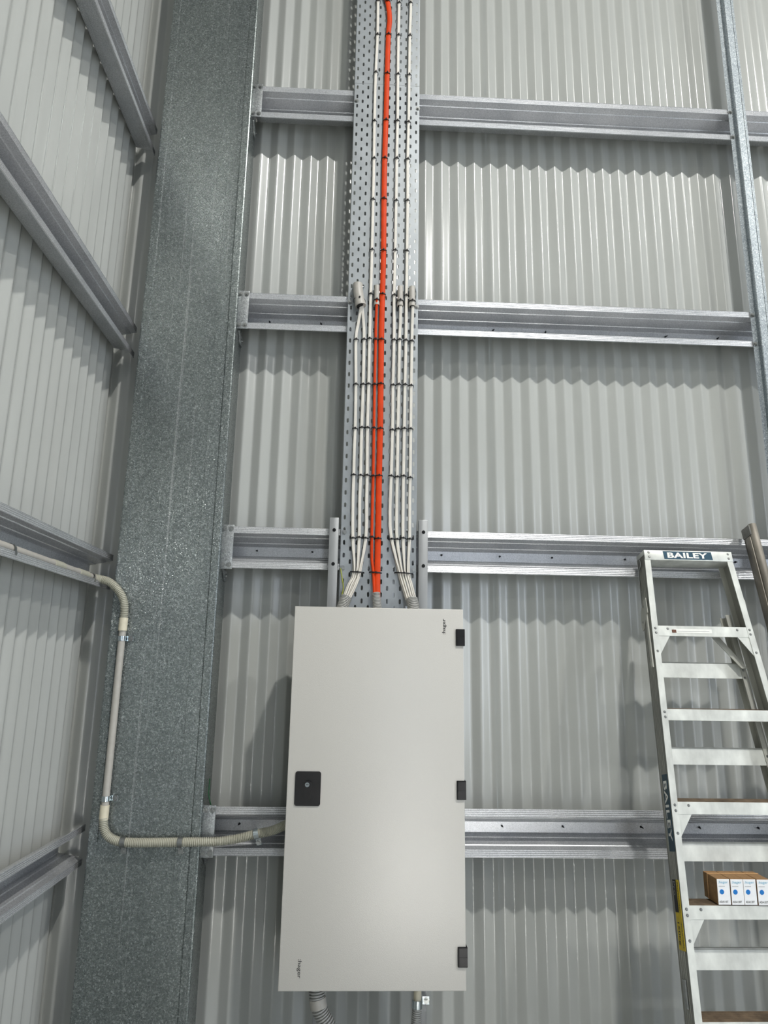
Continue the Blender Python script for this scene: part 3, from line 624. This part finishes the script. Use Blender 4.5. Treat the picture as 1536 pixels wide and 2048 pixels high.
# top cap
cap = MB().box((xl(VT) - 0.001, -0.003, 2.0745), (xr(VT) + 0.004, 0.075, VT), 0.002).build('top_cap', 'alu', lad, local=True)
MB().hexa([(-0.1115, -0.0036, 2.0790), (0.0790, -0.0036, 2.0790), (0.0790, -0.0029, 2.0790), (-0.1115, -0.0029, 2.0790), (-0.1135, -0.0036, 2.1115), (0.0765, -0.0036, 2.1115), (0.0765, -0.0029, 2.1115), (-0.1135, -0.0029, 2.1115)]).build('label_plate', 'blue', cap, local=True)
MB().text('BAILEY', 0.158, 0.0225, (-0.0980, -0.0037, 2.0840), (1, 0, 0), (0, 0, 1), 0.0004, 0.035, 1.05).build('lettering', 'print', cap, 'white BAILEY lettering', local=True)
for x in (xl(VT) + 0.017, xr(VT) - 0.012):
    for v in (2.105, 2.087): linst('rivet', RIV, (x, -0.003, v), cap)
# steps
STEPS = [VT - 0.3003 * i for i in range(1, 7)]
for i, v in enumerate(STEPS):
    a, b = xl(v) + 0.0225, xr(v) - 0.0225
    al, bl = xl(v - 0.04) + 0.0225, xr(v - 0.04) - 0.0225
    mb = MB()
    mb.hexa([(al, 0.0, v - 0.038), (bl, 0.0, v - 0.038), (bl, 0.0025, v - 0.038), (al, 0.0025, v - 0.038), (a, 0.0, v), (b, 0.0, v), (b, 0.0025, v), (a, 0.0025, v)])
    st = mb.build('step', 'alu', lad, local=True)
    mb = MB(); d = 0.072
    for q in range(6):       # ribbed tread, level in the world
        t0 = 0.0025 + (d - 0.0025) * q / 6 ; t1 = 0.0025 + (d - 0.0025) * (q + 0.62) / 6; t2 = 0.0025 + (d - 0.0025) * (q + 1) / 6
        for (u0, u1, hgt) in ((t0, t1, 0.0), (t1, t2, -0.0025)):
            mb.hexa([(a, u0 * CT, v - 0.006 + u0 * ST), (b, u0 * CT, v - 0.006 + u0 * ST), (b, u1 * CT, v - 0.006 + u1 * ST), (a, u1 * CT, v - 0.006 + u1 * ST),
                     (a, u0 * CT, v + hgt + u0 * ST), (b, u0 * CT, v + hgt + u0 * ST), (b, u1 * CT, v + hgt + u1 * ST), (a, u1 * CT, v + hgt + u1 * ST)])
    mb.build('tread', 'tread', st, local=True)
    for x in (xl(v - 0.01) + 0.0125, xr(v - 0.01) - 0.0125):
        for dv in (0.010, 0.027): linst('rivet', RIV, (x, -0.0012, v - dv), st)
    if i in (0, 2, 3, 5):
        for x in (a + 0.036, b - 0.036): linst('rivet', RIV, (x, 0.0, v - 0.011), st)
        for xf, s in ((xl, 1), (xr, -1)):
            e = 0.0215 * s; w = (0.046 if i != 0 else 0.044) * s
            tri = [(xf(v - 0.036) + e, v - 0.036), (xf(v - 0.036) + e + w, v - 0.036), (xf(v - 0.108) + e, v - 0.108)]
            MB().prism(tri, 1, 0.0015, 0.0040).build('gusset', 'alu', st, local=True)
            linst('rivet', RIV, (xf(v - 0.095) + s * 0.012, -0.0012, v - 0.095), st)
    if i == 0:
        MB().box((a + 0.058, -0.0008, v - 0.026), (a + 0.200, 0.0002, v - 0.011)).build('sticker', 'print', st, 'narrow white sticker', local=True)
        MB().box((a + 0.050, -0.0011, v - 0.0255), (a + 0.066, 0.0, v - 0.0145)).build('sticker_block', 'brownink', st, local=True)
        MB().box((a + 0.070, -0.0011, v - 0.0205), (a + 0.190, 0.0, v - 0.0190)).build('sticker_line', 'greyink', st, local=True)
# labels on the outer web of the left stile
def web_quad(v0, v1, l0, l1, lift=0.0016):
    f = lambda v: xl(v) - lift
    return MB().hexa([(f(v0), l0, v0), (f(v0) + lift, l0, v0), (f(v0) + lift, l1, v0), (f(v0), l1, v0), (f(v1), l0, v1), (f(v1) + lift, l0, v1), (f(v1) + lift, l1, v1), (f(v1), l1, v1)])
UD = Vector((-0.0537, 0, -1)).normalized()
stl = [o for o in lad.children if o.name.startswith('stile')][0]
web_quad(1.066, 1.302, 0.007, 0.046).build('label_plate', 'navy', stl, local=True)
MB().text('BAILEY', 0.186, 0.0265, (xl(1.281) - 0.0017, 0.0395, 1.281), UD, (0, -1, 0), 0.0005, 0.02, 1.05).build('lettering', 'print', stl, 'white BAILEY lettering running down the stile', local=True)
web_quad(0.7905, 0.985, 0.008, 0.050).build('label_plate', 'yellow', stl, 'yellow rating label', local=True)
MB().text('PROFESSIONAL', 0.086, 0.0075, (xl(0.977) - 0.0017, 0.0185, 0.977), UD, (0, -1, 0), 0.0005, 0.0).build('lettering', 'ink', stl, local=True)
web_quad(0.893, 0.985, 0.024, 0.050, 0.0019).build('label_patch', 'ink', stl, local=True)
MB().text('Pro', 0.040, 0.016, (xl(0.980) - 0.0020, 0.046, 0.980), UD, (0, -1, 0), 0.0005, 0.0).build('lettering', 'greyink', stl, local=True)
MB().text('150kg', 0.062, 0.016, (xl(0.866) - 0.0017, 0.0450, 0.866), UD, (0, -1, 0), 0.0005, 0.012).build('lettering', 'ink', stl, local=True)
MB().text('INDUSTRIAL', 0.070, 0.0075, (xl(0.866) - 0.0017, 0.0190, 0.866), UD, (0, -1, 0), 0.0005, 0.0).build('lettering', 'ink', stl, local=True)
web_quad(0.640, 0.715, 0.026, 0.044, 0.006).build('foot_catch', 'bolt', stl, local=True)
# hinge plates, spreader arms
for xf, s in ((xl, -1), (xr, 1)):
    poly = [(0.070, 1.905 - 0.02), (0.030, 1.925), (0.010, 1.925), (0.010, 1.868), (0.034, 1.855), (0.060, 1.820), (0.078, 1.815), (0.080, 1.85)]
    x = xf(1.87); h = MB().prism(poly, 0, min(x + s * 0.0032, x + s * 0.006), max(x + s * 0.0032, x + s * 0.006)).build('hinge_plate', 'aludark', lad, local=True)
    linst('rivet', RIV, (x + s * 0.006, 0.064, 1.845), h, (0, 0, -s * math.pi / 2)); linst('rivet', RIV, (x + s * 0.006, 0.040, 1.90), h, (0, 0, -s * math.pi / 2))
    mb = MB(); mb.hexa([(xf(1.665) + s * 0.002, 0.012, 1.665), (xf(1.665) + s * 0.007, 0.012, 1.665), (xf(1.665) + s * 0.007, 0.026, 1.665), (xf(1.665) + s * 0.002, 0.026, 1.665),
             (xf(1.87) + s * 0.002, 0.020, 1.87), (xf(1.87) + s * 0.007, 0.020, 1.87), (xf(1.87) + s * 0.007, 0.034, 1.87), (xf(1.87) + s * 0.002, 0.034, 1.87)]); mb.build('spreader_arm', 'aludark', lad, local=True)
    linst('rivet', RIV, (xf(1.69) + s * 0.001, 0.045, 1.69), lad, (0, 0, -s * math.pi / 2))
    mb = MB(); mb.tube(smooth_path([(xf(2.09) + s * 0.002, 0.040, 2.09), (xf(2.07) + s * 0.003, 0.036, 2.065), (xf(2.04) + s * 0.003, 0.058, 2.045), (xf(1.97) + s * 0.003, 0.060, 1.985), (xf(1.96) + s * 0.003, 0.055, 1.97)], 0.01), 0.0022, 8); mb.build('lock_wire', 'bolt', lad, local=True)
# rear frame folded behind the front one
rf = lambda v: xl(v) + 0.0235
rr = lambda v: xr(v) - 0.0235
R0, R1 = 0.076, 0.122
for xf, s in ((rf, 1), (rr, -1)):
    mb = MB(); bar(mb, xf, s * 0.003, 0.03, 1.885, R0, R1); bar(mb, xf, s * 0.020, 0.03, 1.885, R0, R0 + 0.0025); bar(mb, xf, s * 0.020, 0.03, 1.885, R1 - 0.0025, R1)
    mb.build('rear_stile', 'aludark', lad, local=True)
    for vv in (1.665, 1.362, 1.062, 0.758):
        for dv in (-0.014, 0.014): linst('rivet', RIV, (xf(vv) + s * 0.011, R0, vv + dv - 0.006), lad)
for vv in (1.672, 1.369, 1.066, 0.762, 0.46, 0.16):
    a0, b0 = rf(vv - 0.03) + 0.018, rr(vv - 0.03) - 0.018; a1, b1 = rf(vv + 0.03) + 0.018, rr(vv + 0.03) - 0.018
    mb = MB()
    mb.hexa([(a0, R0 + 0.004, vv - 0.0295), (b0, R0 + 0.004, vv - 0.0295), (b0, R0 + 0.007, vv - 0.0295), (a0, R0 + 0.007, vv - 0.0295), (a1, R0 + 0.004, vv + 0.024), (b1, R0 + 0.004, vv + 0.024), (b1, R0 + 0.007, vv + 0.024), (a1, R0 + 0.007, vv + 0.024)])
    mb.hexa([(a1, R0 + 0.004, vv + 0.024), (b1, R0 + 0.004, vv + 0.024), (b1, R0 + 0.012, vv + 0.024), (a1, R0 + 0.012, vv + 0.024), (a1, R0 + 0.010, vv + 0.0295), (b1, R0 + 0.010, vv + 0.0295), (b1, R0 + 0.03, vv + 0.0295), (a1, R0 + 0.03, vv + 0.0295)])
    mb.build('rear_rung', 'alu', lad, local=True)
# diagonal brace seen through the steps
mb = MB(); mb.hexa([(0.045, 0.055, 1.79), (0.075, 0.055, 1.79), (0.075, 0.058, 1.79), (0.045, 0.058, 1.79), (0.135, 0.055, 1.675), (0.158, 0.055, 1.675), (0.158, 0.058, 1.675), (0.135, 0.058, 1.675)]); mb.build('diagonal_brace', 'aludark', lad, local=True)

# ------------------------------------------------------------------ cartons on the fourth step
bx = 1.1680; names = ['ADA110T', 'ADA120T', 'ADA120T', 'ADA132T']
blab = ['leftmost small brown carton on the ladder step, code ADA110T', 'second carton from the left on the ladder step', 'third carton from the left on the ladder step', 'rightmost carton on the ladder step, cut by the picture edge']
zb = 0.8945
for i in range(4):
    w = 0.0405; y0 = 2.346 + (0.0015, 0.0, 0.0, -0.002)[i]
    t = thing('carton', (bx + w / 2, y0 + 0.042, zb), blab[i], 'box', 'small cartons on the ladder step')
    t.rotation_euler = (0, 0, 0)
    MB().box((bx, y0, zb), (bx + w, y0 + 0.088, zb + 0.075), 0.0008, 1).build('box', 'card', t)
    f = MB().box((bx + 0.0004, y0 - 0.0006, zb + 0.0006), (bx + w - 0.0004, y0, zb + 0.0742)).build('front_print', 'paper', t, 'white printed end of the carton')
    MB().text(':hager', 0.031, 0.0095, (bx + 0.0045, y0 - 0.0007, zb + 0.0600), (1, 0, 0), (0, 0, 1), 0.0003).build('lettering', 'cyan', f, 'pale blue hager lettering')
    MB().cyl((bx + 0.0135, y0 - 0.0005, zb + 0.0375), (bx + 0.0135, y0 - 0.0011, zb + 0.0375), 0.0072, 24).build('blue_dot', 'dot', f)
    MB().box((bx + 0.0045, y0 - 0.0010, zb + 0.0530), (bx + 0.0245, y0 - 0.0005, zb + 0.0540)).build('print_line', 'greyink', f)
    MB().text(names[i], 0.029, 0.0062, (bx + 0.0030, y0 - 0.0007, zb + 0.0060), (1, 0, 0), (0, 0, 1), 0.0003, 0.01).build('lettering', 'ink', f)
    bx += w + (0.0022, 0.0006, 0.0026, 0)[i]
x0, x1 = 1.1680 - 0.0007, bx + 0.0007
mb = MB(); yb0 = 2.346 + 0.058
mb.box((x0 - 0.0008, yb0, zb), (x0, yb0 + 0.004, zb + 0.0760)); mb.box((x0 - 0.0008, yb0, zb + 0.0752), (x1 + 0.0008, yb0 + 0.004, zb + 0.0762)); mb.box((x1, yb0, zb), (x1 + 0.0008, yb0 + 0.004, zb + 0.0760))
tag(mb.build('rubber_band', 'rubber'), 'beige rubber band around the cartons on the ladder step', 'band')

# ------------------------------------------------------------------ second ladder at the right edge
TH2 = math.atan(0.26)
ex = thing('extension_ladder', (1.78, 2.034, 0.0), 'weathered dirty ladder with rounded rails at the right edge of the picture', 'ladder')
ex.rotation_euler = (-TH2, 0, 0); VX = 2.256
for s in (-1, 1):
    xo = s * 0.229
    mb = MB(); mb.box((xo - 0.003 if s < 0 else xo - 0.003, 0.010, 0.02), (xo + 0.006, 0.060, VX), 0.001)
    for l in (0.012, 0.058):
        mb.tube([(xo + s * -0.006, l, 0.02), (xo + s * -0.006, l, VX - 0.004)], 0.0155, 14)
    mb.box((xo - s * 0.000 - 0.012, 0.016, 0.02), (xo - s * 0.0 + 0.012, 0.052, VX - 0.05), 0.002)
    st = mb.build('rail', 'rail', ex, local=True)
    MB().box((xo - 0.013, 0.006, VX - 0.05), (xo + 0.016, 0.064, VX - 0.006), 0.004).build('end_plug', 'plug', st, local=True)
for q in range(7):
    MB().tube([(-0.222, 0.035, 0.25 + q * 0.29), (0.222, 0.035, 0.25 + q * 0.29)], 0.016, 14, ref=(0, 0, 1)).build('rung', 'rail', ex, local=True)

# helper values used while building are dropped
for o in bpy.data.objects:
    if '_lo' in o: del o['_lo']
